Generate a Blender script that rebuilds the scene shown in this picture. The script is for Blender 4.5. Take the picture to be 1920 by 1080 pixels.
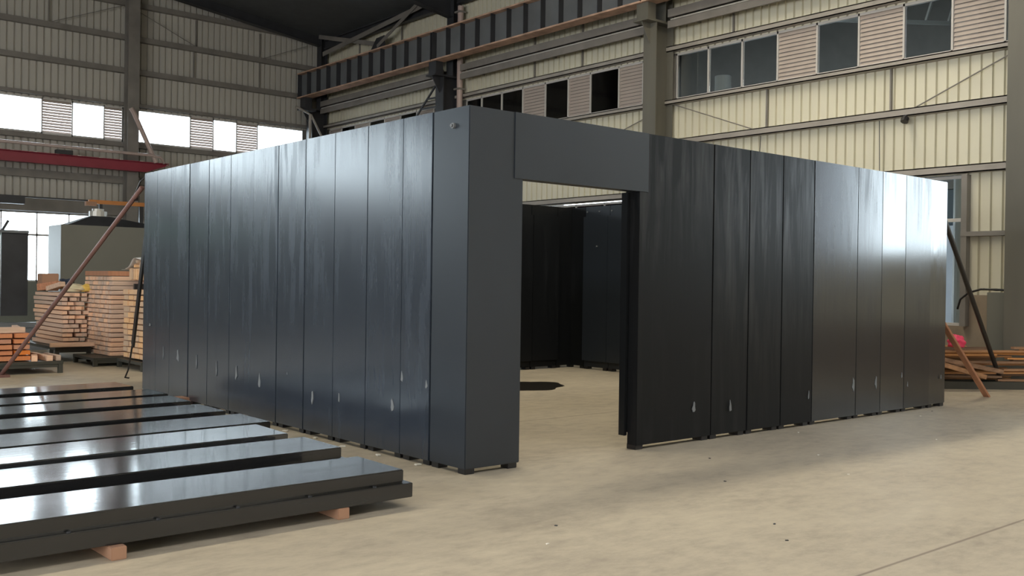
import bpy, bmesh, math, random
from mathutils import Vector, Matrix, Euler
random.seed(7)
sc = bpy.context.scene
for o in list(bpy.data.objects): bpy.data.objects.remove(o)
COL = sc.collection

# ------------------------------------------------------------ camera
cam_d = bpy.data.cameras.new('camera'); cam = bpy.data.objects.new('camera', cam_d); COL.objects.link(cam)
cam_d.sensor_width = 36.0; cam_d.lens = 1846.07 / 1920 * 36.0
cam_d.clip_start = 0.05; cam_d.clip_end = 400
F = Vector((0.64645, 0.762944, -0.0043052)); R = Vector((0.762916, -0.646348, 0.013896)); U = Vector((-0.0078193, 0.0122676, 0.999894))
M = Matrix((R, U, -F)).transposed().to_4x4(); M.translation = Vector((-4.95467, -6.41702, 1.58294))
cam.matrix_world = M
sc.camera = cam

# ------------------------------------------------------------ view
sc.view_settings.view_transform = 'Standard'; sc.view_settings.look = 'None'
sc.view_settings.gamma = 1.0; sc.view_settings.use_curve_mapping = False
sc.view_settings.exposure = 0.18
sc.cycles.use_denoising = True
sc.cycles.max_bounces = 10; sc.cycles.diffuse_bounces = 5; sc.cycles.glossy_bounces = 4
sc.cycles.transparent_max_bounces = 12
sc.cycles.sample_clamp_indirect = 6.0
sc.cycles.caustics_reflective = False; sc.cycles.caustics_refractive = False

# ------------------------------------------------------------ sky
w = bpy.data.worlds.new('sky'); sc.world = w; w.use_nodes = True
bg = w.node_tree.nodes['Background']; bg.inputs[0].default_value = (0.80, 0.90, 1.0, 1); bg.inputs[1].default_value = 12.0

# ------------------------------------------------------------ sky portals at openings, added fill lamps, roof lights
def area(name, loc, size, normal, power, color, portal=False):
    d = bpy.data.lights.new(name, 'AREA'); d.shape = 'RECTANGLE'; d.size, d.size_y = size
    d.energy = power; d.color = color
    if portal: d.cycles.is_portal = True
    o = bpy.data.objects.new(name, d); COL.objects.link(o)
    n = Vector(normal).normalized()
    up = Vector((0, 0, 1)) if abs(n.z) < 0.9 else Vector((0, 1, 0))
    x = up.cross(-n).normalized(); y = (-n).cross(x).normalized()
    m = Matrix((x, y, -n)).transposed().to_4x4(); m.translation = Vector(loc); o.matrix_world = m
    return o
COOL = (0.84, 0.92, 1.0); WARM = (1.0, 0.93, 0.80)
# portals at openings in the frame's walls (guide the sky light)
area('sky_portal', (4.8, 24.75, 6.32), (14.4, 1.15), (0, -1, 0), 1, COOL, True)
area('sky_portal', (1.3, 24.75, 2.5), (7.2, 2.1), (0, -1, 0), 1, COOL, True)
area('sky_portal', (12.45, -3.85, 3.4), (4.7, 2.4), (-1, 0, 0), 1, COOL, True)
area('sky_portal', (-10.2, 24.75, 6.15), (15.6, 2.5), (0, -1, 0), 1, COOL, True)
# unseen fill lamps added before the closed left and front walls; roof lights
LW = (-18.0)
area('left_fill_high', (LW + .1, -3, 6.3), (24, 1.1), (1, 0, 0), 800, COOL)
area('left_fill_low', (LW + .1, -4, 2.6), (20, 3.0), (1, 0, 0), 2300, (.97, .97, .96))
area('front_fill', (3.5, -17.85, 2.6), (9, 5.0), (0, 1, 0), 120, WARM)
WARMSUN = (1.0, .90, .68)
RS = [(7.6, 3.8, .8, 360, WARMSUN), (.0, 3.8, .8, 360, WARMSUN), (-7.6, 3.8, .8, 260, WARMSUN), (-5.5, -9.0, 2.2, 440, (1, .96, .92)), (6.0, -9.0, 2.2, 440, (1, .96, .92))]

# ------------------------------------------------------------ materials
def mat(name, color, rough=0.6, metal=0.0, spec=0.5, bump=0.0, bscale=20, var=0.0, vscale=3.0, emis=None, coat=0.0, stretch=(1,1,1), rnd=0.0, transl=0.0):
    m = bpy.data.materials.new(name); m.use_nodes = True; nt = m.node_tree; b = nt.nodes['Principled BSDF']
    b.inputs['Roughness'].default_value = rough; b.inputs['Metallic'].default_value = metal
    b.inputs['Specular IOR Level'].default_value = spec; b.inputs['Coat Weight'].default_value = coat
    c = (*color, 1); b.inputs['Base Color'].default_value = c
    tc = nt.nodes.new('ShaderNodeTexCoord'); mp = nt.nodes.new('ShaderNodeMapping'); mp.inputs['Scale'].default_value = stretch
    nt.links.new(tc.outputs['Object'], mp.inputs[0])
    n = nt.nodes.new('ShaderNodeTexNoise'); n.inputs['Scale'].default_value = vscale; n.inputs['Detail'].default_value = 6
    nt.links.new(mp.outputs[0], n.inputs['Vector'])
    if var:
        mx = nt.nodes.new('ShaderNodeMixRGB'); mx.blend_type = 'MIX'
        mr = nt.nodes.new('ShaderNodeMapRange'); mr.inputs[1].default_value = .3; mr.inputs[2].default_value = .7
        nt.links.new(n.outputs['Fac'], mr.inputs[0]); nt.links.new(mr.outputs[0], mx.inputs[0])
        mx.inputs[1].default_value = (*[v * (1 - var) for v in color], 1); mx.inputs[2].default_value = (*[min(1, v * (1 + var)) for v in color], 1)
        out = mx.outputs[0]
        if rnd:
            oi = nt.nodes.new('ShaderNodeObjectInfo'); hs = nt.nodes.new('ShaderNodeHueSaturation')
            m2 = nt.nodes.new('ShaderNodeMapRange'); m2.inputs[3].default_value = 1 - rnd; m2.inputs[4].default_value = 1 + rnd
            m3 = nt.nodes.new('ShaderNodeMapRange'); m3.inputs[3].default_value = .8; m3.inputs[4].default_value = 1.2
            nt.links.new(oi.outputs['Random'], m2.inputs[0]); nt.links.new(m2.outputs[0], hs.inputs['Value'])
            nt.links.new(oi.outputs['Random'], m3.inputs[0]); nt.links.new(m3.outputs[0], hs.inputs['Saturation'])
            nt.links.new(out, hs.inputs['Color']); out = hs.outputs[0]
        nt.links.new(out, b.inputs['Base Color'])
    if bump:
        bp = nt.nodes.new('ShaderNodeBump'); bp.inputs['Strength'].default_value = bump; bp.inputs['Distance'].default_value = .01
        n2 = nt.nodes.new('ShaderNodeTexNoise'); n2.inputs['Scale'].default_value = bscale
        nt.links.new(mp.outputs[0], n2.inputs['Vector']); nt.links.new(n2.outputs['Fac'], bp.inputs['Height']); nt.links.new(bp.outputs[0], b.inputs['Normal'])
    if emis:
        b.inputs['Emission Color'].default_value = (*emis[0], 1); b.inputs['Emission Strength'].default_value = emis[1]
    if transl:
        tr = nt.nodes.new('ShaderNodeBsdfTranslucent'); tr.inputs[0].default_value = c; ms = nt.nodes.new('ShaderNodeMixShader'); ms.inputs[0].default_value = transl
        nt.links.new(b.outputs[0], ms.inputs[1]); nt.links.new(tr.outputs[0], ms.inputs[2]); nt.links.new(ms.outputs[0], nt.nodes['Material Output'].inputs[0])
    return m

MT = {}
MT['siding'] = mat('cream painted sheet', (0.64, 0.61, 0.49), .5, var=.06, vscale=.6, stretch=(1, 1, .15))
MT['siding_back_shaded'] = mat('cream sheet darkened for shade', (0.47, 0.45, 0.41), .5, var=.06, vscale=.6, stretch=(1, 1, .15))  # same cream sheet, the back wall's shade put into its colour
MT['girt_light'] = mat('pale purlin steel', (0.31, 0.285, 0.26), .5, var=.12, vscale=2)  # paler variant of the purlin steel
MT['girt'] = mat('grey brown purlin steel', (0.20, 0.185, 0.17), .5, var=.15, vscale=2)
MT['steel_dark'] = mat('dark primer steel', (0.030, 0.031, 0.036), .5, var=.25, vscale=2)
MT['steel_col'] = mat('olive grey column paint', (0.115, 0.11, 0.092), .45, var=.2, vscale=1.2, stretch=(1, 1, .2))
MT['beam_web'] = mat('blue grey beam paint', (0.14, 0.15, 0.16), .55, var=.15, vscale=1.5)
MT['rust_flange'] = mat('rusty red oxide flange', (0.46, 0.30, 0.22), .7, var=.3, vscale=3)
MT['galv'] = mat('galvanised steel', (0.50, 0.49, 0.46), .4, metal=.3, var=.1, vscale=4)
MT['alum'] = mat('aluminium window frame', (0.52, 0.50, 0.48), .4, var=.05)
MT['louver'] = mat('pale louver slats', (0.45, 0.385, 0.345), .5, var=.05, transl=.045)
MT['pink_pipe'] = mat('pinkish plastic pipe', (0.45, 0.35, 0.32), .4, var=.08)
MT['red'] = mat('crimson crane paint', (0.26, 0.022, 0.045), .4, var=.12, vscale=2)
MT['orange'] = mat('orange paint', (0.50, 0.19, 0.05), .5, var=.15)
MT['roof'] = mat('dark roof sheet', (0.075, 0.08, 0.085), .7, var=.1)
MT['cab'] = mat('grey green cabinet paint', (0.14, 0.14, 0.12), .5, var=.06, vscale=1)
MT['lowwall'] = mat('stained plaster low wall', (0.25, 0.20, 0.15), .85, var=.3, vscale=1.5, bump=.2)
MT['greywall'] = mat('grey green plaster low wall', (0.20, 0.21, 0.18), .85, var=.12, vscale=1.5)
MT['timber'] = mat('pale pinkish sawn timber', (0.66, 0.45, 0.33), .8, var=.18, vscale=6, stretch=(.3, 3, 3), rnd=.22)
MT['timber_y'] = mat('yellowish sawn timber', (0.64, 0.43, 0.27), .8, var=.2, vscale=6, stretch=(.3, 3, 3), rnd=.22)
MT['timber_o'] = mat('orange toned timber', (0.54, 0.215, 0.10), .75, var=.2, vscale=6, stretch=(.3, 3, 3), rnd=.2)
MT['scrap'] = mat('weathered scrap timber', (0.33, 0.18, 0.095), .8, var=.35, vscale=5, stretch=(.3, 3, 3), rnd=.55)
MT['plank'] = mat('reddish brown plank', (0.36, 0.17, 0.095), .75, var=.15, vscale=6, stretch=(3, 3, .3))
MT['pallet'] = mat('dark green steel pallet', (0.045, 0.045, 0.038), .5, var=.2)
MT['pole_red'] = mat('red brown primed tube', (0.15, 0.075, 0.065), .45, var=.2, vscale=5)
MT['black'] = mat('black painted steel', (0.012, 0.011, 0.012), .4)
MT['pink'] = mat('hot pink plastic bag', (0.75, 0.05, 0.13), .5)
MT['plastic'] = mat('milky plastic sheet', (0.75, 0.72, 0.70), .35, transl=.4)
MT['cardboard'] = mat('brown cardboard', (0.34, 0.19, 0.12), .85, var=.05)
MT['cloth'] = mat('dark navy cloth', (0.012, 0.018, 0.035), .9)
MT['sack'] = mat('cream sack', (0.62, 0.54, 0.36), .85, var=.1, bump=.3)
MT['yellow'] = mat('yellow plastic', (0.75, 0.52, 0.12), .6)
MT['scuff'] = mat('pale scuffed paint', (0.15, 0.16, 0.17), .8)
MT['concrete'] = mat('neighbour concrete', (0.42, 0.44, 0.47), .9, var=.05)
MT['neigh'] = mat('neighbour dim sheet', (0.085, 0.08, 0.07), .8, var=.1)
MT['neigh_pipe'] = mat('neighbour duct', (0.22, 0.22, 0.20), .5)
MT['oil'] = mat('dried black oil', (0.012, 0.010, 0.008), .35)
MT['skylight'] = mat('translucent roof sheet', (0.8, 0.8, 0.75), .6, emis=((1, .96, .88), 1.5))
MT['grit'] = mat('pale grit', (0.7, 0.68, 0.62), .8)

def glass_mat():
    m = bpy.data.materials.new('window glass'); m.use_nodes = True; nt = m.node_tree; nt.nodes.remove(nt.nodes['Principled BSDF'])
    t = nt.nodes.new('ShaderNodeBsdfTransparent'); t.inputs[0].default_value = (.93, .95, .94, 1)
    g = nt.nodes.new('ShaderNodeBsdfGlossy'); g.inputs['Roughness'].default_value = .04
    f = nt.nodes.new('ShaderNodeFresnel'); f.inputs[0].default_value = 1.5
    mx = nt.nodes.new('ShaderNodeMixShader')
    nt.links.new(f.outputs[0], mx.inputs[0]); nt.links.new(t.outputs[0], mx.inputs[1]); nt.links.new(g.outputs[0], mx.inputs[2])
    nt.links.new(mx.outputs[0], nt.nodes['Material Output'].inputs[0]); return m
MT['glass'] = glass_mat()
def milky_mat():
    m = bpy.data.materials.new('milky polycarbonate'); m.use_nodes = True; nt = m.node_tree; nt.nodes.remove(nt.nodes['Principled BSDF'])
    t = nt.nodes.new('ShaderNodeBsdfTransparent'); t.inputs[0].default_value = (.06, .068, .072, 1); nt.links.new(t.outputs[0], nt.nodes['Material Output'].inputs[0]); return m
MT['milky'] = milky_mat()
MT['dimmed'] = milky_mat(); MT['dimmed'].node_tree.nodes['Transparent BSDF'].inputs[0].default_value = (.26, .27, .29, 1)  # unseen panes tinted to weaken the sky's reflection in the right panels
MT['green'] = milky_mat(); MT['green'].node_tree.nodes['Transparent BSDF'].inputs[0].default_value = (.10, .16, .12, 1)  # green tint stands in for greenery outside the unseen strip

def panel_mat(name, base, r0, r1, streak_axis, dust=0.5, bump=.05, seed=0.0, bright=0.25, spec=.55, ior=1.5, spk=.18):
    """dark satin enamel with long brushed wipe marks along one axis"""
    m = bpy.data.materials.new(name); m.use_nodes = True; nt = m.node_tree; N = nt.nodes; L = nt.links; b = N['Principled BSDF']
    tc = N.new('ShaderNodeTexCoord'); mp = N.new('ShaderNodeMapping'); L.new(tc.outputs['Object'], mp.inputs[0])
    s = [6.0, 6.0, 6.0]; s[streak_axis] = 0.55; mp.inputs['Scale'].default_value = s; mp.inputs['Location'].default_value = (seed, seed * 1.7, seed)
    n1 = N.new('ShaderNodeTexNoise'); n1.inputs['Scale'].default_value = 1.3; n1.inputs['Detail'].default_value = 7; n1.inputs['Roughness'].default_value = .6; L.new(mp.outputs[0], n1.inputs['Vector'])
    n1.inputs['Distortion'].default_value = .35
    mp2 = N.new('ShaderNodeMapping'); L.new(tc.outputs['Object'], mp2.inputs[0]); mp2.inputs['Location'].default_value = (3.1 + seed, 0, seed)
    n2 = N.new('ShaderNodeTexNoise'); n2.inputs['Scale'].default_value = .7; n2.inputs['Detail'].default_value = 3; L.new(mp2.outputs[0], n2.inputs['Vector'])
    # wipe marks gather in patches
    a = N.new('ShaderNodeMapRange'); a.inputs[1].default_value = .44; a.inputs[2].default_value = .70; L.new(n1.outputs['Fac'], a.inputs[0])
    p = N.new('ShaderNodeMapRange'); p.inputs[1].default_value = .36; p.inputs[2].default_value = .62; L.new(n2.outputs['Fac'], p.inputs[0])
    mu = N.new('ShaderNodeMath'); mu.operation = 'MULTIPLY'; L.new(a.outputs[0], mu.inputs[0]); L.new(p.outputs[0], mu.inputs[1])
    if streak_axis == 2:      # the wiping was done by hand, on the upper half of the standing panels
        sx = N.new('ShaderNodeSeparateXYZ'); L.new(tc.outputs['Object'], sx.inputs[0])
        zr = N.new('ShaderNodeMapRange'); zr.inputs[1].default_value = .9; zr.inputs[2].default_value = 2.1; zr.inputs[3].default_value = .22; zr.inputs[4].default_value = 1.0; L.new(sx.outputs['Z'], zr.inputs[0])
        m2_ = N.new('ShaderNodeMath'); m2_.operation = 'MULTIPLY'; L.new(mu.outputs[0], m2_.inputs[0]); L.new(zr.outputs[0], m2_.inputs[1]); mu = m2_
    rr = N.new('ShaderNodeMapRange'); rr.inputs[3].default_value = r0; rr.inputs[4].default_value = r1; L.new(mu.outputs[0], rr.inputs[0]); L.new(rr.outputs[0], b.inputs['Roughness'])
    cx = N.new('ShaderNodeMixRGB'); cx.inputs[1].default_value = (*base, 1); cx.inputs[2].default_value = (*[v * (1 + dust * 2) + .003 * dust for v in base], 1); L.new(mu.outputs[0], cx.inputs[0]); L.new(cx.outputs[0], b.inputs['Base Color'])
    sp = N.new('ShaderNodeMapRange'); sp.inputs[3].default_value = spec; sp.inputs[4].default_value = spec*spk; L.new(mu.outputs[0], sp.inputs[0]); L.new(sp.outputs[0], b.inputs['Specular IOR Level'])
    b.inputs['IOR'].default_value = ior; b.inputs['Coat Weight'].default_value = bright; b.inputs['Coat Roughness'].default_value = .16
    bp = N.new('ShaderNodeBump'); bp.inputs['Strength'].default_value = bump; bp.inputs['Distance'].default_value = .02; L.new(n1.outputs['Fac'], bp.inputs['Height']); L.new(bp.outputs[0], b.inputs['Normal'])
    return m
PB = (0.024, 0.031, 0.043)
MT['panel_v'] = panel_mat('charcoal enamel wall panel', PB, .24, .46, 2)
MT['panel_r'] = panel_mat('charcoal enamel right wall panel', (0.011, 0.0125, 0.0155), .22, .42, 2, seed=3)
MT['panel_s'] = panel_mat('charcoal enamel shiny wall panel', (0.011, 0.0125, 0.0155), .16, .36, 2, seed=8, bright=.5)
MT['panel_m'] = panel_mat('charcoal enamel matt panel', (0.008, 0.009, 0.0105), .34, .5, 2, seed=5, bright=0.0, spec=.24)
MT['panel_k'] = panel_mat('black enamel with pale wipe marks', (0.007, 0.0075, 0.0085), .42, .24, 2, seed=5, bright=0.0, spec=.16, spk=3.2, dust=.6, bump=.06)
MT['panel_c'] = mat('charcoal enamel corner panel', (0.019, 0.024, 0.032), .36, spec=.5, coat=0.0, var=.08, vscale=1.5)
MT['panel_h'] = panel_mat('charcoal enamel lying panel', (0.014, 0.0145, 0.0155), .10, .19, 0, seed=2, bump=.03, bright=.4, ior=1.52, spk=.6)
MT['panel_g'] = panel_mat('charcoal glossy lying panel', (0.026, 0.028, 0.030), .05, .09, 0, seed=2, bump=.02, bright=.8, ior=1.8)

def floor_mat():
    m = bpy.data.materials.new('worn concrete floor'); m.use_nodes = True; nt = m.node_tree; N = nt.nodes; L = nt.links; b = N['Principled BSDF']
    tc = N.new('ShaderNodeTexCoord')
    def noise(sc_, det, stretch=(1, 1, 1), rough=.55):
        mp = N.new('ShaderNodeMapping'); mp.inputs['Scale'].default_value = stretch; L.new(tc.outputs['Object'], mp.inputs[0])
        n = N.new('ShaderNodeTexNoise'); n.inputs['Scale'].default_value = sc_; n.inputs['Detail'].default_value = det; n.inputs['Roughness'].default_value = rough; L.new(mp.outputs[0], n.inputs['Vector']); return n
    n1 = noise(.55, 8, (1, 1.6, 1), .6); n2 = noise(4.2, 10, (1, 1.8, 1), .72); n3 = noise(40, 3)
    cr = N.new('ShaderNodeValToRGB'); e = cr.color_ramp.elements
    e[0].position = .32; e[0].color = (.29, .25, .20, 1); e[1].position = .68; e[1].color = (.52, .455, .35, 1)
    mid = e.new(.5); mid.color = (.425, .37, .288, 1)
    ad = N.new('ShaderNodeMixRGB'); ad.inputs[0].default_value = .58; L.new(n1.outputs['Fac'], ad.inputs[1]); L.new(n2.outputs['Fac'], ad.inputs[2]); L.new(ad.outputs[0], cr.inputs[0])
    # pale trowel flecks
    v = N.new('ShaderNodeMapRange'); v.inputs[1].default_value = .66; v.inputs[2].default_value = .74; L.new(n2.outputs['Fac'], v.inputs[0])
    fm = N.new('ShaderNodeMixRGB'); L.new(v.outputs[0], fm.inputs[0]); L.new(cr.outputs[0], fm.inputs[1]); fm.inputs[2].default_value = (.60, .54, .43, 1)
    # saw cut joints along x every 5.67 m
    sx = N.new('ShaderNodeSeparateXYZ'); L.new(tc.outputs['Object'], sx.inputs[0])
    q = N.new('ShaderNodeMath'); q.operation = 'ADD'; q.inputs[1].default_value = 3.53 + 5.67 * 10; L.new(sx.outputs['Y'], q.inputs[0])
    md = N.new('ShaderNodeMath'); md.operation = 'PINGPONG'; md.inputs[1].default_value = 5.67 / 2; L.new(q.outputs[0], md.inputs[0])
    lt = N.new('ShaderNodeMapRange'); lt.inputs[1].default_value = .004; lt.inputs[2].default_value = .016; lt.inputs[3].default_value = .8; lt.inputs[4].default_value = 0; L.new(md.outputs[0], lt.inputs[0])
    jm = N.new('ShaderNodeMixRGB'); L.new(lt.outputs[0], jm.inputs[0]); L.new(fm.outputs[0], jm.inputs[1]); jm.inputs[2].default_value = (.16, .125, .10, 1)
    L.new(jm.outputs[0], b.inputs['Base Color'])
    r = N.new('ShaderNodeMapRange'); r.inputs[3].default_value = .62; r.inputs[4].default_value = .42; L.new(n1.outputs['Fac'], r.inputs[0]); L.new(r.outputs[0], b.inputs['Roughness'])
    b.inputs['Specular IOR Level'].default_value = .4
    bp = N.new('ShaderNodeBump'); bp.inputs['Strength'].default_value = .15; bp.inputs['Distance'].default_value = .004; L.new(n3.outputs['Fac'], bp.inputs['Height']); L.new(bp.outputs[0], b.inputs['Normal'])
    return m
MT['floor'] = floor_mat()

# ------------------------------------------------------------ helpers
class MB:
    def __init__(s): s.v = []; s.f = []
    def add(s, vs, fs):
        n = len(s.v); s.v += [tuple(v) for v in vs]; s.f += [tuple(i + n for i in f) for f in fs]; return s
    def box(s, a, b, M_=None):
        x0, y0, z0 = [min(p, q) for p, q in zip(a, b)]; x1, y1, z1 = [max(p, q) for p, q in zip(a, b)]
        v = [Vector(p) for p in ((x0,y0,z0),(x1,y0,z0),(x1,y1,z0),(x0,y1,z0),(x0,y0,z1),(x1,y0,z1),(x1,y1,z1),(x0,y1,z1))]
        if M_: v = [M_ @ p for p in v]
        return s.add(v, [(0,3,2,1),(4,5,6,7),(0,1,5,4),(1,2,6,5),(2,3,7,6),(3,0,4,7)])
    def bar(s, p, q, w_, h_, up=(0,0,1)):
        p = Vector(p); q = Vector(q); d = (q - p); l = d.length; d.normalize(); u = Vector(up)
        if abs(d.dot(u)) > .98: u = Vector((1,0,0))
        x = d.cross(u).normalized(); y = x.cross(d).normalized()
        M_ = Matrix((x, y, d)).transposed().to_4x4(); M_.translation = p
        return s.box((-w_/2, -h_/2, 0), (w_/2, h_/2, l), M_)
    def tube(s, pts, r, n=10):
        pts = [Vector(p) for p in pts]; rings = []
        for i, p in enumerate(pts):
            a = pts[max(0, i-1)]; b = pts[min(len(pts)-1, i+1)]; d = (b - a).normalized()
            u = Vector((0,0,1)) if abs(d.z) < .95 else Vector((1,0,0))
            x = d.cross(u).normalized(); y = x.cross(d)
            rings.append([p + (x*math.cos(2*math.pi*k/n) + y*math.sin(2*math.pi*k/n))*r for k in range(n)])
        vs = [v for rg in rings for v in rg]; fs = []
        for i in range(len(pts)-1):
            for k in range(n):
                fs.append((i*n+k, i*n+(k+1)%n, (i+1)*n+(k+1)%n, (i+1)*n+k))
        fs.append(tuple(range(n-1,-1,-1))); fs.append(tuple((len(pts)-1)*n+k for k in range(n)))
        return s.add(vs, fs)
    def build(s, name, m, parent=None, bevel=0.0, smooth=False):
        me = bpy.data.meshes.new(name); me.from_pydata(s.v, [], s.f); me.materials.append(MT[m] if isinstance(m, str) else m)
        if bevel:
            bm = bmesh.new(); bm.from_mesh(me)
            bmesh.ops.recalc_face_normals(bm, faces=bm.faces)
            bmesh.ops.bevel(bm, geom=[e for e in bm.edges], offset=bevel, segments=2, affect='EDGES', clamp_overlap=True)
            bm.to_mesh(me); bm.free()
        else:
            bm = bmesh.new(); bm.from_mesh(me); bmesh.ops.recalc_face_normals(bm, faces=bm.faces); bm.to_mesh(me); bm.free()
        if smooth:
            for p in me.polygons: p.use_smooth = True
        o = bpy.data.objects.new(name, me); COL.objects.link(o)
        if parent:
            o.parent = parent
            o.matrix_parent_inverse = Matrix.Translation(-parent.location) if parent.type == 'EMPTY' and parent.rotation_euler.z == 0 else parent.matrix_basis.inverted()
        return o
def tag(o, label=None, cat=None, group=None, kind=None):
    if label: o['label'] = label
    if cat: o['category'] = cat
    if group: o['group'] = group
    if kind: o['kind'] = kind
    return o
def empty(name, loc, label, cat, group=None):
    o = bpy.data.objects.new(name, None); COL.objects.link(o); o.location = loc; o.empty_display_size = .2
    return tag(o, label, cat, group)
def struct(o, label=None):
    o['kind'] = 'structure'
    if label: o['label'] = label
    return o
def senv(name, loc, label):
    o = bpy.data.objects.new(name, None); COL.objects.link(o); o.location = loc; o['kind'] = 'structure'; o['label'] = label; return o
def mesh_copy(o, name=None, parent=None):
    c = o.copy(); COL.objects.link(c)
    if parent: c.parent = parent
    return c

# ============================================================ SETTING
RX = 12.3; BY = 24.6; LX = -18.0; FY = -18.0
def roofz(x): return 10.02 + .125 * ((RX - x) if x > -2.85 else (x - LX))
MB().box((LX-.3, FY-.3, -.3), (RX+.3, BY+.3, 0)).build('floor', 'floor')
struct(bpy.data.objects['floor'], 'worn pale brown concrete factory floor with saw cut joints')
MB().box((RX+.3, -60, -.6), (80, 60, -.25)).box((-60, BY+.3, -.6), (RX+.3, 60, -.25)).build('ground', 'concrete')
struct(bpy.data.objects['ground'], 'pale yard concrete outside the hall')

def siding(mb, axis, pos, inward, a0, a1, z0, z1, top=None, pitch=.2):
    """ribbed sheet: flat pans with narrow recessed grooves; thickness by a back skin"""
    prof = []; a = a0; g = .026; dpt = .05
    prof.append((a0, 0))
    k = math.ceil(a0 / pitch)
    while k * pitch < a1 - .03:
        c = k * pitch
        if c - g > a0 + .005: prof += [(c - g, 0), (c - g*.55, -dpt), (c + g*.55, -dpt), (c + g, 0)]
        k += 1
    prof.append((a1, 0))
    vs = []; fs = []
    for (a, d) in prof:
        zt = top(a) if top else z1
        for z in (z0, zt):
            for off in (d, -.06):
                p = pos + inward * off
                vs.append((p, a, z) if axis == 'x' else (a, p, z))
    for i in range(len(prof) - 1):
        b = i * 4; c = b + 4
        fs += [(b, c, c+2, b+2), (b+1, b+3, c+3, c+1), (b, b+1, c+1, c), (b+2, c+2, c+3, b+3)]
    n = len(vs) - 4
    fs += [(0, 2, 3, 1), (n, n+1, n+3, n+2)]
    mb.add(vs, fs)

# high window band z 5.78-6.86 on all long walls ; low windows
HZ0, HZ1 = 5.80, 6.86
# --- right wall
m = MB(); siding(m, 'x', RX, -1, FY, BY, HZ1, 10.0)
siding(m, 'x', RX, -1, -1.5, BY, 3.62, HZ0); siding(m, 'x', RX, -1, -6.2, -1.5, 4.6, HZ0); siding(m, 'x', RX, -1, FY, -6.2, 3.62, HZ0); siding(m, 'x', RX, -1, -6.2, -1.5, .95, 2.2)
for a, b in ((-1.5, 1.66), (-10.0, -6.2), (FY, -14.0)): siding(m, 'x', RX, -1, a, b, 1.5 if a == -1.5 else 1.0, 3.62)
m.build('wall_right', 'siding'); struct(bpy.data.objects['wall_right'], 'cream ribbed sheet wall along the right')
m = MB().box((RX, FY, 0), (RX+.18, BY, .95)); m.box((RX, -1.5, .95), (RX+.18, 1.66, 1.5)); m.box((RX, -10, .95), (RX+.15, -6.2, 1.0))
struct(m.build('baseboard_right', 'lowwall'), 'stained brown low masonry wall under the right siding')
# --- back wall
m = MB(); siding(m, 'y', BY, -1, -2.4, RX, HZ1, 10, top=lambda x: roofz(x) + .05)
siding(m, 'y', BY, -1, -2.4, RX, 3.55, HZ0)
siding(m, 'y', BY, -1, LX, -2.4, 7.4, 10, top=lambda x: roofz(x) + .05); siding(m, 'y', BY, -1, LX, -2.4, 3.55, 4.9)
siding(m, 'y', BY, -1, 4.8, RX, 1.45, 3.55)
m.build('wall_back', 'siding_back_shaded'); struct(bpy.data.objects['wall_back'], 'shaded ribbed sheet gable wall at the back')
m = MB().box((LX, BY, 0), (RX, BY+.2, 1.45)).box((LX, BY, 1.45), (-2.2, BY+.2, 2.9)).box((LX, BY, 2.9), (-10.2, BY+.2, 3.55)).box((-6, BY, 2.9), (-2.2, BY+.2, 3.55))
struct(m.build('baseboard_back', 'greywall'), 'grey green low masonry wall under the back siding')
# --- left and front walls
m = MB(); siding(m, 'x', LX, 1, FY, BY, 0, 10.0); struct(m.build('wall_left', 'siding'))
m = MB(); siding(m, 'y', FY, 1, LX, RX, 0, 10, top=lambda x: roofz(x) + .05); struct(m.build('wall_front', 'siding'))
# --- roof
m = MB()
for s_ in (0, 1):
    xa, xb = (RX+.3, -2.85) if s_ == 0 else (-2.85, LX-.3)
    za, zb = roofz(xa), roofz(xb)
    if s_: za, zb = roofz(-2.851), roofz(xb)
    m.add([(xa, FY-.3, za), (xb, FY-.3, zb), (xb, BY+.3, zb), (xa, BY+.3, za), (xa, FY-.3, za+.12), (xb, FY-.3, zb+.12), (xb, BY+.3, zb+.12), (xa, BY+.3, za+.12)],
          [(0,1,2,3),(7,6,5,4),(0,4,5,1),(1,5,6,2),(2,6,7,3),(3,7,4,0)])
struct(m.build('ceiling', 'roof'), 'dark sheet roof of the hall')
# roof lights: translucent sheets with lamps below, the wide front pair added as fill
for i, (x, y, wy, pw, cl) in enumerate(RS):
    z = min(roofz(x-4.0), roofz(x+4.0)) - .12
    o = MB().box((x-3.6, y-wy/2, z-.02), (x+3.6, y+wy/2, z+.02)).build('window_%d' % (20+i), 'skylight'); struct(o, 'unseen translucent roof light')
    area('roof_daylight_and_fill', (x, y, z-.06), (7.2, wy), (0, 0, -1), pw, cl)

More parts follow.
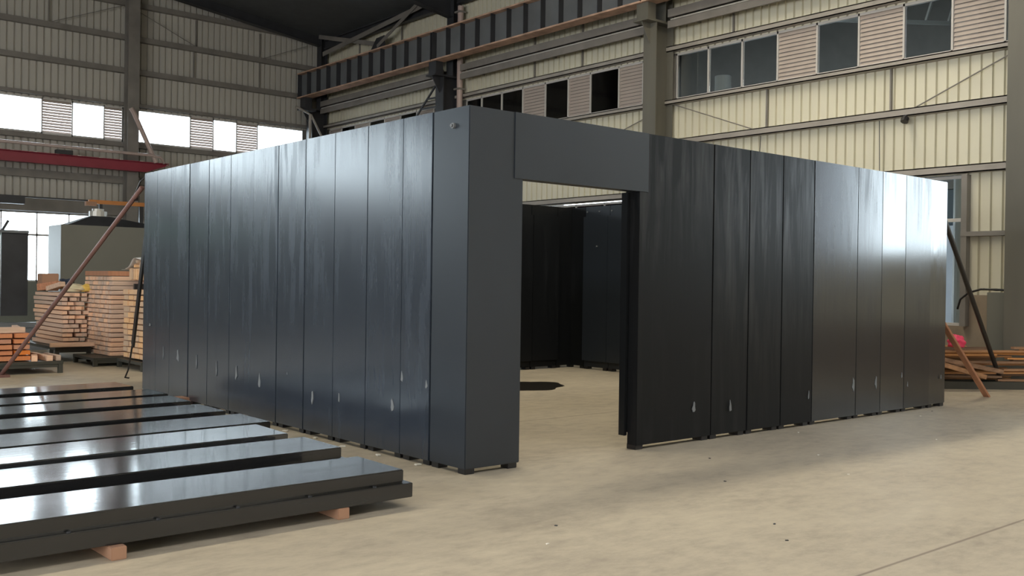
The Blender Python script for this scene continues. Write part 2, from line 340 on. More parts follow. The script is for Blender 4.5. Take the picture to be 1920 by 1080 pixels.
# --- windows
wn = [0]
def pane_window(axis, pos, items, z0, z1, label, inward=-1, transom=None, gm='glass'):
    """items: (a0, a1, 'g'|'l') ; frame + each pane and each louver a part"""
    wn[0] += 1
    a0, a1 = items[0][0], items[-1][1]
    loc = (pos, a0, z0) if axis == 'x' else (a0, pos, z0)
    e = senv('window_%d' % wn[0], loc, label)
    def P(a, d, z): return (pos - inward*d, a, z) if axis == 'x' else (a, pos - inward*d, z)
    f = MB()
    f.box(P(a0, 0, z0), P(a1, .07, z0+.05)); f.box(P(a0, 0, z1-.05), P(a1, .07, z1))
    for k, it in enumerate(items):
        f.box(P(it[0]-.018, 0, z0), P(it[0]+.018, .07, z1))
    f.box(P(a1-.02, 0, z0), P(a1+.018, .07, z1))
    if transom: f.box(P(a0, .0, transom-.03), P(a1, .06, transom+.03))
    f.build('frame', 'alum', e)
    for it in items:
        if it[2] == 'g':
            MB().box(P(it[0]+.02, .03, z0+.05), P(it[1]-.02, .034, z1-.05)).build('pane', gm, e)
        elif it[2] == 'm':
            MB().box(P(it[0]+.02, .03, z0+.05), P(it[1]-.02, .034, z1-.05)).build('pane', 'dimmed', e)
        else:
            l = MB(); n = 12; h = (z1 - z0 - .08) / n
            for j in range(n):
                zc = z0 + .04 + j * h
                A = [P(it[0]+.02, .015, zc), P(it[1]-.02, .015, zc), P(it[1]-.02, .05, zc+h*.95), P(it[0]+.02, .05, zc+h*.95)]
                Bq = [P(it[0]+.02, .021, zc-.004), P(it[1]-.02, .021, zc-.004), P(it[1]-.02, .056, zc+h*.95-.004), P(it[0]+.02, .056, zc+h*.95-.004)]
                l.add(A + Bq, [(0,1,2,3),(7,6,5,4),(0,4,5,1),(1,5,6,2),(2,6,7,3),(3,7,4,0)])
            l.build('louver', 'louver', e)
    return e
def seq(edges, kinds): return [(edges[i], edges[i+1], kinds[i]) for i in range(len(edges)-1)]
pane_window('x', RX, seq([.86,1.02,1.94,2.85,3.76,4.67,5.59,6.48,7.38,8.28], 'glglglggg'), HZ0, HZ1, 'high window strip of dark panes and louvers on the right wall, front bay')
pane_window('x', RX, seq([8.75,9.3,10.08,11.05,11.85,12.72,13.62,14.51,15.4,16.1], 'llglglggg'), HZ0, HZ1, 'high window strip on the right wall, middle bay above the black enclosure')
pane_window('x', RX, seq([16.8,17.7,18.6,19.5,20.4,21.3,22.2,23.1,23.9], 'glglglgl'), HZ0, HZ1, 'high window strip on the right wall, bay next to the back corner')
pane_window('x', RX, seq([-7.2,-6.3,-5.4,-4.5,-3.6,-2.7,-1.8,-.9,.2], 'glglglgg'), HZ0, HZ1, 'high window strip on the right wall, bay nearest the camera')
pane_window('x', RX, seq([-14.8,-13.9,-13,-12.1,-11.2,-10.3,-9.4,-8.5,-7.7], 'glglglgg'), HZ0, HZ1, 'high window strip on the right wall behind the camera')
m = MB().box((RX, -7.7, HZ0), (RX+.1, -7.2, HZ1)).box((RX, .2, HZ0), (RX+.1, .86, HZ1)).box((RX, 8.28, HZ0), (RX+.1, 8.75, HZ1)).box((RX, 16.1, HZ0), (RX+.1, 16.8, HZ1)).box((RX, 23.9, HZ0), (RX+.1, BY, HZ1)).box((RX, FY, HZ0), (RX+.1, -14.8, HZ1))
struct(m.build('trim_1', 'girt'), 'blanking plates between the high window strips')
pane_window('x', RX, seq([1.70,2.7,3.7,4.7,5.7,6.7,7.7,8.3], 'ggggggg'), .95, 3.6, 'tall low window beside the right end of the enclosure', transom=2.82)
pane_window('x', RX, seq([8.7,9.5,10.5,11.5,12.5,13.5,14.5,16.1], 'ggggggg'), .95, 3.6, 'low window glimpsed over the enclosure through its door opening', transom=2.82)
pane_window('x', RX, seq([16.8,18,19.2,20.4,21.6,22.8,24.2], 'gggggg'), .95, 3.6, 'low window on the right wall near the back corner', transom=2.82)
pane_window('x', RX, seq([-6.2,-4.9,-3.75,-2.65,-1.5], 'lmgg'), 2.2, 4.6, 'low window on the right wall, outside the right edge of view')
pane_window('x', RX, seq([-14,-12,-10], 'gg'), .95, 3.62, 'low window on the right wall behind the camera')
pane_window('y', BY, seq([5.88,7.63,8.40,9.21,9.96,11.66], 'glglg'), HZ0, HZ1, 'glaring high window strip in the back wall right of the column')
pane_window('y', BY, seq([-2.2,-1,-.2,.6,1.4,3.16,4.01,4.93,5.48], 'glglglgl'), HZ0, HZ1, 'glaring high window strip in the back wall left of the column')
pane_window('y', BY, seq([-10.2,-8.8,-8,-7.1,-6.3,-4.6,-3.8,-2.6], 'gggglgl'), 4.9, 7.4, 'high window strip in the back wall beyond the left edge of view')
pane_window('y', BY, seq([-17.9,-16.5,-15.7,-14.8,-14,-12.3,-11.5,-10.6], 'ggggggg'), 4.9, 7.4, 'farthest left high window strip in the back wall')
m = MB().box((11.66, BY, HZ0), (RX, BY+.1, HZ1)).box((5.48, BY, HZ0), (5.88, BY+.1, HZ1)).box((-2.6, BY, 4.9), (-2.2, BY+.1, 7.4)).box((-10.6, BY, 4.9), (-10.2, BY+.1, 7.4))
struct(m.build('trim_2', 'girt'), 'blanking plates between the back windows')
pane_window('y', BY, seq([-2.2,-.4,1.2,2.1,3.06,3.95,4.8], 'gggggg'), 1.45, 3.5, 'low window behind the timber stacks in the back wall', transom=2.82)
pane_window('y', BY, seq([-10.2,-8.1,-6.0], 'gg'), 2.9, 3.5, 'narrow green-tinted window strip outside the left edge', gm='green')
# --- girts (each one trim)
tn = [2]
def trim(mb, m_, label):
    tn[0] += 1; return struct(mb.build('trim_%d' % tn[0], m_), label)
for z, h, d, nm in ((6.95,.12,.16,'above'), (5.74,.10,.18,'sill'), (4.82,.14,.16,'middle'), (3.70,.14,.16,'lower'), (8.9,.14,.16,'upper')):
    ya = -1.4 if z < 4 else FY; trim(MB().box((RX-d, ya, z-h/2), (RX, BY, z-h/2+.02)).box((RX-d, ya, z-h/2), (RX-d+.015, BY, z+h/2)).box((RX-d, ya, z+h/2-.02), (RX, BY, z+h/2)), 'girt_light' if z < 7 else 'girt', 'long grey wall girt on the right wall, %s line' % nm)
trim(MB().box((RX-.16, .8, 2.52), (RX, 1.66, 2.60)), 'girt', 'short girt across the siding beside the low window')
trim(MB().box((RX-.15, 1.56, .95), (RX, 1.66, 3.6)), 'girt', 'upright beside the low window')
for z, h in ((10.05,.15), (9.0,.16), (7.98,.16), (6.95,.1), (5.70,.14), (4.60,.22)):
    trim(MB().box((LX if not 4.9 < z < 7.4 else -2.4, BY-.18, z-h/2), (min(RX, RX-(z-10.0)*8 if z > 10 else RX), BY, z+h/2)), 'girt', 'long girt on the back wall at %.1f metres' % z)
trim(MB().box((LX, BY-.3, 3.5), (RX, BY, 3.92)), 'girt', 'grey lintel over the low back windows')
# slim sag rods / posts
for y, z0, z1 in ((5.80,4.85,5.7),(3.06,4.85,5.7),(6.68,6.95,8.8),(11.3,6.95,8.8),(13.1,6.95,8.8),(3.0,6.95,8.8),(21.9,8.9,10),(19.4,8.9,10)):
    trim(MB().box((RX-.06, y-.015, z0), (RX-.01, y+.015, z1)), 'girt', 'slim upright on the right siding')
for x, z0, z1 in ((3.3,9,10.4),(7.76,9,9.95),(7.7,8,9),(9.98,8,9.9),(2.6,5.9,10.8)):
    if x != 2.6: trim(MB().box((x-.015, BY-.06, z0), (x+.015, BY-.01, z1)), 'girt', 'slim upright on the back siding')

# ============================================================ NEIGHBOUR HALL seen through the right windows
m = MB().box((24, -1.2, 5.2), (24.3, 24.9, 13)).box((12.75, -1.2, 11.2), (24.3, 24.9, 11.4)).box((12.75, 24.7, 3.9), (24.3, 24.9, 11.4)).box((12.75, -1.4, 3.0), (24.3, -1.2, 11.4)).box((24, 11, 3.9), (24.3, 20, 5.2)).box((24, -1.2, 4.6), (24.3, 11, 5.2))
o = m.build('neighbouring_hall', 'neigh'); tag(o, 'dim neighbouring shed seen through the high right windows', 'building')
MB().box((24, -1.2, -.2), (24.3, 24.7, 3.5)).build('yard_wall', 'concrete'); MB().box((24.1, -1.2, 3.5), (24.14, 11, 4.6)).build('translucent_strip', 'milky'); tag(bpy.data.objects['translucent_strip'], 'bluish translucent strip seen through the low right window', 'translucent sheet'); tag(bpy.data.objects['yard_wall'], 'pale grey yard wall outside the low right window', 'wall')
k = 0
for y0, z0, lab in ((8.75, 6.75, 'pale vertical duct behind the first clear pane right of the column'), (2.75, 7.2, 'pale vertical duct behind the large pane near the right edge')):
    o = MB().tube([(14.6, y0, -.25), (14.6, y0, z0)], .2, 18).build('ventilation_duct', 'neigh_pipe', smooth=False); tag(o, lab, 'duct')
def truss(y0, lab):
    e = empty('roof_truss', (18, y0, 8.5), lab, 'truss')
    MB().bar((13.2, y0, 7.6), (24, y0, 9.4), .1, .1).build('bottom_chord', 'neigh_pipe', e)
    MB().bar((13.2, y0, 8.7), (24, y0, 10.5), .1, .1).build('top_chord', 'neigh_pipe', e)
    for j in range(8):
        x = 13.4 + j*1.3; MB().bar((x, y0, 7.6+(x-13.2)/6), (x+.65, y0, 8.7+(x+.65-13.2)/6), .06, .06).build('web_bar', 'neigh_pipe', e)
truss(7.0, 'grey roof truss seen through the panes right of the big column')
truss(1.4, 'grey roof truss seen through the large pane near the right edge')

# ============================================================ STEEL FRAME
def hcol(name, x0, x1, y0, y1, z0, z1, label, mt='steel_col', zc=None):
    e = empty(name, ((x0+x1)/2, (y0+y1)/2, 0), label, 'column')
    t = .03
    MB().box((x0, y0, z0), (x0+t, y1, z1)).build('inner_flange', mt, e, bevel=.004)
    MB().box((x1-t, y0, z0), (x1, y1, z1)).build('outer_flange', mt, e, bevel=.004)
    ym = (y0+y1)/2
    MB().box((x0+t, ym-.012, z0), (x1-t, ym+.012, z1)).build('web', mt, e)
    bo = .08 if y0 > 1 else .015; MB().box((x0-bo, y0-bo, 0), (x1+.04, y1+bo, .03)).build('base_plate', mt, e)
    return e
cols = [(.59, 'steel_col', 'grey steel column at the right edge of the picture'), (8.47, 'steel_col', 'big olive grey steel column behind the enclosure door side'),
        (16.45, 'steel_dark', 'dark steel column behind the enclosure near corner, beside pink pipe'), (24.05, 'steel_dark', 'dark steel column in the back right corner of the hall')]
for y, mt, lab in cols:
    e = hcol('steel_column', 11.6 if y > 1 else 11.85, 12.2 if y > 1 else 12.25, y-.19, y+.19, .03, 7.45, lab, mt)
    # upper, narrower shaft standing against the wall, to the eave
    MB().box((11.95, y-.15, 7.45), (11.97, y+.15, 10.0)).box((12.18, y-.15, 7.45), (12.2, y+.15, 10.0)).box((11.97, y-.01, 7.45), (12.18, y+.01, 10.0)).build('upper_shaft', mt, e)
    MB().box((11.28, y-.22, 7.45), (12.24, y+.22, 7.50)).build('cap_plate', mt, e)
    MB().box((11.34, y-.17, 7.50), (11.60, y+.17, 7.86)).build('beam_seat', mt, e)
    g = MB().add([(11.6, y-.012, 7.45), (11.32, y-.012, 7.45), (11.6, y-.012, 7.0), (11.6, y+.012, 7.45), (11.32, y+.012, 7.45), (11.6, y+.012, 7.0)], [(0,1,2),(5,4,3),(0,3,4,1),(1,4,5,2),(2,5,3,0)])
    g.build('gusset', mt, e)
# far back wall columns
for x, lab in ((5.62, 'dark brown grey column in the back wall between the glaring windows'), (-2.4, 'column in the back wall outside the left edge'), (-10.4, 'far column in the back wall outside the left edge')):
    e = empty('gable_column', (x, 24.3, 0), lab, 'column')
    MB().box((x-.17, 24.05, .03), (x+.17, 24.08, roofz(x)-.02)).build('inner_flange', 'girt', e)
    MB().box((x-.17, 24.38, .03), (x+.17, 24.41, roofz(x)-.02)).build('outer_flange', 'girt', e)
    MB().box((x-.012, 24.08, .03), (x+.012, 24.38, roofz(x)-.02)).build('web', 'girt', e)
    MB().box((x-.22, 24.0, 0), (x+.22, 24.4, .03)).build('base_plate', 'girt', e)
# crane runway beams, one per bay
def runway(y0, y1, label):
    e = empty('crane_runway_beam', (11.45, (y0+y1)/2, 7.86), label, 'crane beam', 'crane runway beams')
    z0, z1 = 7.86, 8.72
    MB().box((11.44, y0, z0+.03), (11.46, y1, z1-.03)).build('web', 'beam_web', e)
    MB().box((11.27, y0, z1-.04), (11.63, y1, z1)).build('top_flange', 'rust_flange', e)
    MB().box((11.27, y0, z0), (11.63, y1, z0+.04)).build('bottom_flange', 'rust_flange', e)
    MB().box((11.40, y0, z1), (11.50, y1, z1+.05)).build('rail', 'steel_dark', e)
    n = int(round((y1-y0)/.67)); st = MB().box((11.29, -.008, 0), (11.44, .008, .80))
    first = None
    for k in range(n+1):
        y = y0 + .03 + (y1-y0-.06)*k/n
        if first is None:
            first = MB().box((11.29, y-.010, z0+.03), (11.44, y+.010, z1-.03)).build('stiffener', 'steel_dark', e); fy = y
        else:
            c = first.copy(); COL.objects.link(c); c.location.y += y - fy
    return e
runway(16.47, 24.35, 'ribbed crane runway beam with rusty flanges, far bay to the back corner')
runway(8.49, 16.43, 'ribbed crane runway beam with rusty flanges, middle bay over the enclosure')
runway(.64, 8.45, 'ribbed crane runway beam, nearest bay above the window strip')
# slotted trays / tie channels at the columns
def tray(y0, y1, label):
    e = empty('cable_tray', (12.0, (y0+y1)/2, 7.3), label, 'cable tray', 'trays along the right wall')
    MB().box((11.90, y0, 7.42), (12.16, y1, 7.44)).box((12.14, y0, 7.44), (12.16, y1, 7.72)).box((11.90, y0, 7.70), (12.16, y1, 7.72)).build('channel', 'girt', e)
    for yb in (y0+.6, (y0+y1)/2, y1-.6): MB().box((12.16, yb-.02, 7.42), (RX, yb+.02, 7.46)).build('bracket', 'girt', e)
    MB().box((11.86, y0+.1, 7.50), (11.90, y1-.1, 7.53)).build('gap_light_strip', 'galv', e)  # pale strip standing in for a bright line of light through a gap
    MB().box((11.88, y0, 7.34), (11.93, y1, 7.50)).box((11.88, y0, 7.58), (11.93, y1, 7.76)).build('side_rail', 'girt', e)
tray(16.7, 23.8, 'long grey cable tray under the crane beam, far bay')
tray(8.75, 15.86, 'long grey cable tray under the crane beam, middle bay')
tray(.85, 8.2, 'long grey cable tray above the window strip, nearest bay')
# pink drain pipe
e = empty('drain_pipe', (11.95, 15.95, 0), 'pinkish vertical drain pipe beside the dark column', 'pipe')
MB().tube([(12.06, 16.10, .0), (12.06, 16.10, 9.5)], .085, 14).build('pipe', 'pink_pipe', e)
for z in (4.5, 7.1, 9.3): MB().box((11.95, 16.0, z), (12.17, 16.25, z+.05)).build('clamp', 'girt', e)
# angle braces above the runway beam, far bay
def brace(p, q, wd, label, mt='girt'):
    o = MB().bar(p, q, wd, .015).bar(Vector(p)+Vector((.0,0,wd/2-.008)), Vector(q)+Vector((.0,0,wd/2-.008)), .07, .012).build('angle_brace', mt); tag(o, label, 'brace', 'diagonal braces in the far bay'); return o
o = MB().bar((11.88, 23.95, 10.02), (11.88, 20.1, 9.08), .015, .14).build('angle_brace', 'girt'); tag(o, 'grey diagonal brace falling right from the back corner column', 'brace')
o = MB().bar((11.84, 23.6, 9.35), (11.84, 16.7, 9.88), .015, .15).build('angle_brace', 'girt'); tag(o, 'long grey brace rising right across the far bay above the crane beam', 'brace')
o = MB().bar((11.80, 20.1, 9.0), (11.80, 17.4, 10.1), .015, .12).build('angle_brace', 'girt'); tag(o, 'steep grey brace rising from the gusset plate on the crane beam', 'brace')
o = MB().add([(11.86, 20.75, 8.72), (11.86, 20.2, 9.28), (11.86, 19.75, 9.30), (11.86, 19.7, 8.72), (11.83, 20.75, 8.72), (11.83, 20.2, 9.28), (11.83, 19.75, 9.30), (11.83, 19.7, 8.72)], [(0,1,2,3),(7,6,5,4),(0,4,5,1),(1,5,6,2),(2,6,7,3),(3,7,4,0)]).box((11.5, 19.9, 8.72), (11.84, 20.5, 8.76)).build('gusset_plate', 'steel_dark'); tag(o, 'dark gusset plate on top of the far crane beam', 'plate')
# eave beams and portal rafters
o = MB().box((11.99, .8, 9.86), (12.16, 16.2, 9.90)).box((12.06, .8, 9.62), (12.09, 16.2, 9.86)).box((11.99, .8, 9.58), (12.16, 16.2, 9.62)).box((11.99, 16.7, 9.86), (12.16, 23.8, 9.90)).box((12.06, 16.7, 9.62), (12.09, 23.8, 9.86)).box((11.99, 16.7, 9.58), (12.16, 23.8, 9.62)).build('eave_beam', 'steel_dark'); tag(o, 'dark eave beam along the top of the right wall', 'beam')
for y, lab in ((24.05, 'deep dark roof rafter just in front of the back wall'), (16.45, 'deep dark roof rafter over the middle of the hall'), (8.47, 'dark roof rafter above the enclosure'), (.62, 'dark roof rafter nearest the camera')):
    m = MB()
    for sgn in (-1, 1):
        x0, x1 = (11.95, -2.85) if sgn == -1 else (-2.85, LX+.3)
        zt0, zt1 = roofz(x0)-.03, roofz(x1 if sgn == 1 else -2.8)-.03
        if sgn == 1: zt0 = roofz(-2.8)-.03
        d0 = .55 if sgn == -1 else .35; d1 = .35 if sgn == -1 else .55
        if sgn == -1: d0 = .30 if y > 20 else .8
        if y > 20: d1 = .30
        m.add([(x0, y-.01, zt0), (x1, y-.01, zt1), (x1, y-.01, zt1-d1), (x0, y-.01, zt0-d0), (x0, y+.01, zt0), (x1, y+.01, zt1), (x1, y+.01, zt1-d1), (x0, y+.01, zt0-d0)], [(0,1,2,3),(7,6,5,4),(0,4,5,1),(1,5,6,2),(2,6,7,3),(3,7,4,0)])
        m.add([(x0, y-.12, zt0-d0), (x1, y-.12, zt1-d1), (x1, y+.12, zt1-d1), (x0, y+.12, zt0-d0), (x0, y-.12, zt0-d0-.02), (x1, y-.12, zt1-d1-.02), (x1, y+.12, zt1-d1-.02), (x0, y+.12, zt0-d0-.02)], [(0,1,2,3),(7,6,5,4),(0,4,5,1),(1,5,6,2),(2,6,7,3),(3,7,4,0)])
    o = m.build('roof_rafter', 'steel_dark'); tag(o, lab, 'rafter')
# small strut and rods
def rod(p, q, r, label, mt='girt'):
    o = MB().tube([p, q], r, 6).build('tie_rod', mt); tag(o, label, 'rod'); return o
rod((12.2, 8.30, 5.70), (12.2, 5.85, 4.80), .012, 'thin tie rod sloping down right of the big column')
rod((12.2, 2.82, 4.78), (12.2, .85, 5.60), .012, 'thin tie rod rising to the right edge over cream siding')
rod((12.2, 9.95, 5.24), (12.2, 8.7, 5.6), .012, 'short tie rod left of the big column')
rod((12.2, 23.9, 10.0), (12.2, 21.4, 9.5), .012, 'thin rod high on the siding by the back corner')
rod((5.85, 24.4, 9.85), (7.7, 24.4, 9.06), .012, 'thin tie rod falling right from the gable column')
rod((3.35, 24.4, 9.08), (5.4, 24.4, 9.94), .012, 'thin tie rod rising to the gable column')
rod((10.05, 24.4, 9.06), (11.7, 24.4, 9.75), .012, 'thin tie rod rising to the back right corner')
rod((12.15, 3.22, 4.72), (12.15, 3.20, 3.6), .008, 'thin hanging cable on the cream siding', 'steel_dark')
rod((12.15, 5.86, 4.72), (12.15, 5.9, 4.0), .008, 'short hanging cable on the cream siding', 'steel_dark')
# lamp under the girt
e = empty('wall_lamp', (12.1, 2.68, 4.66), 'small dark lamp hanging under the girt on cream siding', 'lamp')
MB().tube([(12.1, 2.68, 4.76), (12.1, 2.68, 4.70)], .03, 8).build('holder', 'black', e); MB().tube([(12.1, 2.68, 4.70), (12.08, 2.68, 4.67), (12.06, 2.68, 4.63)], .07, 10).build('shade', 'black', e)
# corner pipe bracket
e = empty('corner_strut', (11.3, 23.4, 6.3), 'pale bent steel strut below the crane beam in the back corner', 'strut')
MB().tube([(10.75, 23.4, 7.40), (11.28, 23.4, 7.20), (11.28, 23.4, 3.0)], .05, 8).build('bent_tube', 'girt_light', e)
MB().tube([(11.3, 23.4, 7.2), (11.85, 23.4, 6.3)], .04, 8).build('diagonal_tube', 'girt_light', e)
MB().box((11.0, 23.5, 7.35), (11.55, 23.8, 7.43)).build('seat_plate', 'steel_dark', e)
# ladder stub
e = empty('wall_ladder', (11.9, 17.4, 5.5), 'small steel ladder bracket left of the dark middle column', 'ladder')
MB().bar((11.9, 17.05, 7.34), (11.9, 18.2, 6.40), .04, .05).build('sloping_rail', 'steel_dark', e)
for y, z in ((17.45, 7.0), (17.75, 6.74)): MB().bar((11.9, y, z), (11.9, 16.64, z-.02), .03, .05).build('rung', 'steel_dark', e)

# ============================================================ RED CRANE ARM, back left
e = empty('jib_crane', (5.6, 23.8, 4.8), 'crimson jib crane arm with pipe and tie rod on the back column', 'crane')
MB().box((-1.5, 23.79, 4.85), (5.9, 23.81, 5.12)).add([(5.9, 23.79, 4.85), (6.55, 23.79, 5.08), (6.55, 23.79, 5.12), (5.9, 23.79, 5.12), (5.9, 23.81, 4.85), (6.55, 23.81, 5.08), (6.55, 23.81, 5.12), (5.9, 23.81, 5.12)], [(0,1,2,3),(7,6,5,4),(0,4,5,1),(1,5,6,2),(2,6,7,3),(3,7,4,0)]).build('web', 'red', e)
MB().box((-1.5, 23.68, 5.12), (6.6, 23.92, 5.14)).build('top_flange', 'red', e)
MB().box((-1.5, 23.68, 4.83), (5.9, 23.92, 4.85)).add([(5.9, 23.68, 4.83), (6.6, 23.68, 5.08), (6.6, 23.92, 5.08), (5.9, 23.92, 4.83), (5.9, 23.68, 4.85), (6.6, 23.68, 5.10), (6.6, 23.92, 5.10), (5.9, 23.92, 4.85)], [(0,1,2,3),(7,6,5,4),(0,4,5,1),(1,5,6,2),(2,6,7,3),(3,7,4,0)]).build('bottom_flange', 'red', e)
MB().tube([(-1.5, 23.6, 5.36), (6.0, 23.6, 5.34), (6.3, 23.6, 5.30), (6.42, 23.6, 5.12)], .045, 8).build('pipe', 'pink_pipe', e, smooth=True)
MB().tube([(5.42, 23.7, 6.72), (5.5, 23.7, 6.6), (6.2, 23.7, 5.14)], .07, 10).build('tie_tube', 'pink_pipe', e)
MB().box((5.52, 23.92, 4.83), (5.72, 24.05, 5.13)).build('wall_bracket', 'red', e)
for k in range(7): MB().box((2.1+k*.6, 23.66, 5.135), (2.2+k*.6, 23.70, 5.155)).build('clip', 'galv', e)
MB().box((3.3, 23.6, 5.14), (3.75, 23.8, 5.26)).build('trolley', 'steel_dark', e)
# orange jib
e = empty('orange_jib', (3.4, 20, 3.5), 'orange painted jib arm above the grey cabinet', 'crane')
MB().box((3.1, 19.95, 3.50), (5.4, 20.05, 3.60)).build('arm', 'orange', e)
MB().box((3.02, 19.93, 3.44), (3.28, 20.07, 3.55)).build('end_block', 'cardboard', e)
MB().box((3.36, 19.97, 2.85), (3.44, 20.03, 3.5)).build('hanger', 'steel_dark', e)
MB().box((4.6, 19.9, .0), (4.8, 20.1, 3.5)).build('mast', 'steel_dark', e)
# dark end carriage at left
e = empty('monorail_hoist', (1.8, 22, 3.6), 'dark steel box beam with thin rail at the left edge', 'beam')
MB().box((-1.5, 21.9, 3.52), (2.06, 22.1, 3.74)).build('box_beam', 'steel_dark', e)
MB().box((2.06, 21.98, 3.70), (5.2, 22.02, 3.74)).build('rail', 'steel_dark', e)
for x in (-1.2, 5.1): MB().box((x, 21.95, 0), (x+.1, 22.05, 3.7 if x > 0 else 3.55)).build('post', 'steel_dark', e)
# grey cabinet with hood
e = empty('paint_booth', (3.4, 18, 0), 'big grey green booth with pyramid hood behind the timber stacks', 'booth')
MB().box((1.6, 17, 0), (5.4, 18.0, 2.78)).build('body', 'cab', e, bevel=.01)
m = MB().add([(1.75, 17.05, 2.78), (4.2, 17.05, 2.78), (4.2, 17.95, 2.78), (1.75, 17.95, 2.78), (2.35, 17.3, 3.02), (2.75, 17.3, 3.02), (2.75, 17.7, 3.02), (2.35, 17.7, 3.02)], [(0,3,2,1),(4,5,6,7),(0,1,5,4),(1,2,6,5),(2,3,7,6),(3,0,4,7)])
m.build('hood', 'steel_dark', e)
MB().tube([(2.55, 17.5, 3.02), (2.55, 17.5, 3.08), (2.55, 17.5, 3.14)], .2, 14).tube([(2.55, 17.5, 3.12), (2.55, 17.5, 3.2)], .13, 14).build('chimney', 'galv', e)
# dark steel frames at left
e = empty('steel_cabinet_frame', (.5, 18, 0), 'tall dark steel frame with an open door at the left edge', 'steel frame')
MB().box((.35, 17.9, .1), (.52, 18.1, 2.72)).build('upright', 'beam_web', e)
MB().box((-1.2, 18.0, .1), (.35, 18.06, 2.62)).build('side_panel', 'steel_dark', e)
MB().box((.60, 17.95, .7), (1.16, 18.0, 2.58)).build('door', 'steel_dark', e, bevel=.005)
MB().box((.52, 17.9, 2.58), (1.16, 18.02, 2.64)).build('top_rail', 'beam_web', e)
MB().bar((.62, 18, 2.62), (.75, 18, 2.86), .05, .05).build('hook', 'steel_dark', e)
MB().box((-1.2, 17.7, .0), (1.3, 18.3, .1)).build('base', 'steel_dark', e)
for k, (z0, z1, lab) in enumerate(((.0, .16, 'lowest dark steel beam lying left of the timber stacks'), (.17, .32, 'second dark steel beam on the left beam pile'), (.33, .48, 'third dark steel beam on the left beam pile'), (.49, .6, 'topmost dark steel beam on the left beam pile'))):
    o = MB().box((-1.8+.05*k, 16.6-.02*k, z0), (1.25-.04*k, 16.62-.02*k, z1)).box((-1.8+.05*k, 16.55, z0), (1.25-.04*k, 16.85, z0+.015)).box((-1.8+.05*k, 16.55, z1-.015), (1.25-.04*k, 16.85, z1)).build('lying_steel_beam', 'beam_web'); tag(o, lab, 'steel beam', 'lying steel beams at the left')

# ============================================================ TIMBER STACKS on steel pallets
def pallet(x0, x1, y0, y1, z, label):
    e = empty('steel_pallet', ((x0+x1)/2, (y0+y1)/2, 0), label, 'pallet')
    MB().box((x0, y0, z-.05), (x1, y1, z)).build('deck', 'pallet', e, bevel=.004)
    for x in (x0+.04, x1-.04):
        for y in (y0+.04, y1-.04):
            MB().box((x-.035, y-.035, 0), (x+.035, y+.035, z-.05)).build('leg', 'pallet', e)
    for y in (y0+.02, y1-.02): MB().box((x0+.08, y-.01, z-.1), (x1-.08, y+.01, z-.05)).build('rail', 'pallet', e)
    return e
unit = {}
ORD = ['', 'second', 'third', 'fourth', 'fifth', 'sixth', 'seventh', 'eighth', 'ninth', 'tenth', 'eleventh', 'twelfth', 'thirteenth', 'fourteenth', 'fifteenth', 'sixteenth', 'seventeenth']
def rowname(r, rows):
    t = rows - 1 - r
    return 'top row' if t == 0 else ('bottom row' if r == 0 else ORD[t] + ' row from top')
def posname(k, side): return (side + 'most') if k == 0 else ORD[k] + ' from ' + side
def timber(name, mt, dims, loc, rz, label, group, jit=.008, tilt=0.0):
    key = mt
    if key not in unit:
        o = MB().box((-.5, -.5, -.5), (.5, .5, .5)).build(name, mt, bevel=.03); unit[key] = o
        COL.objects.unlink(o)
    o = unit[key].copy(); COL.objects.link(o); o.name = name
    o.scale = (dims[0], dims[1], dims[2]); o.location = (loc[0]+random.uniform(-jit, jit), loc[1]+random.uniform(-jit, jit), loc[2])
    o.rotation_euler = (0, tilt, rz + random.uniform(-.012, .012))
    tag(o, label, 'timber', group); return o
def stack(x0, x1, y0, y1, z0, rows, h, n, along, mt, label, group, jit=.012, end=0, name='timber_batten'):
    for r in range(rows):
        z = z0 + (r+.5)*h
        sx = random.uniform(-.012, .012)
        if along == 'x':
            wd = (y1-y0)/n; y = y0
            ws = [random.uniform(.8, 1.2) for _ in range(n)]; t = sum(ws)
            for k in range(n):
                ww = wd*ws[k]*n/t
                timber(name, mt, (x1-x0, ww*.93, h*random.uniform(.76, .88)), ((x0+x1)/2+sx, y+ww/2, z), 0, '%s, %s, %s' % (label, rowname(r, rows), posname(k, 'right')), group, jit); y += ww
        else:
            wd = (x1-x0)/n; x = x0
            for k in range(n):
                timber(name, mt, (y1-y0, wd*.93, h*random.uniform(.72, .84)), (x+wd/2, (y0+y1)/2+sx*2, z), math.pi/2, '%s, %s, %s' % (label, rowname(r, rows), posname(k, 'left')), group, jit); x += wd
# A: tall pale stack, ends facing the camera's left
pallet(.70, 2.1, 11.75, 12.95, .155, 'low steel pallet under the tall pale timber stack')
stack(1.07, 1.95, 11.98, 13.55, .155, 17, .0862, 10, 'x', 'timber', 'pale batten in tall neat stack', 'battens of the tall middle stack')
# B: long-side stack left of it
pallet(.40, 1.05, 13.0, 15.5, .28, 'steel pallet under the left timber stack with long sides showing')
stack(.59, 1.03, 13.25, 15.2, .28, 12, .085, 4, 'y', 'timber', 'pale batten in left stack', 'battens of the left stack', jit=.03)
# C: right stack behind the box edge
pallet(1.05, 2.4, 10.35, 11.6, .155, 'low steel pallet under the yellowish stack beside the enclosure')
stack(1.13, 2.0, 10.45, 11.5, .175, 12, .102, 4, 'x', 'timber_y', 'yellowish batten in stack beside enclosure', 'battens of the right stack')
# D: orange stack at left edge
pallet(-1.5, -.06, 10.85, 12.9, .20, 'black steel pallet under the orange timber at the left edge')
stack(-1.32, -.52, 11.02, 12.8, .205, 5, .093, 3, 'y', 'timber_o', 'orange plank in low left stack', 'orange planks at the left edge', name='orange_plank')
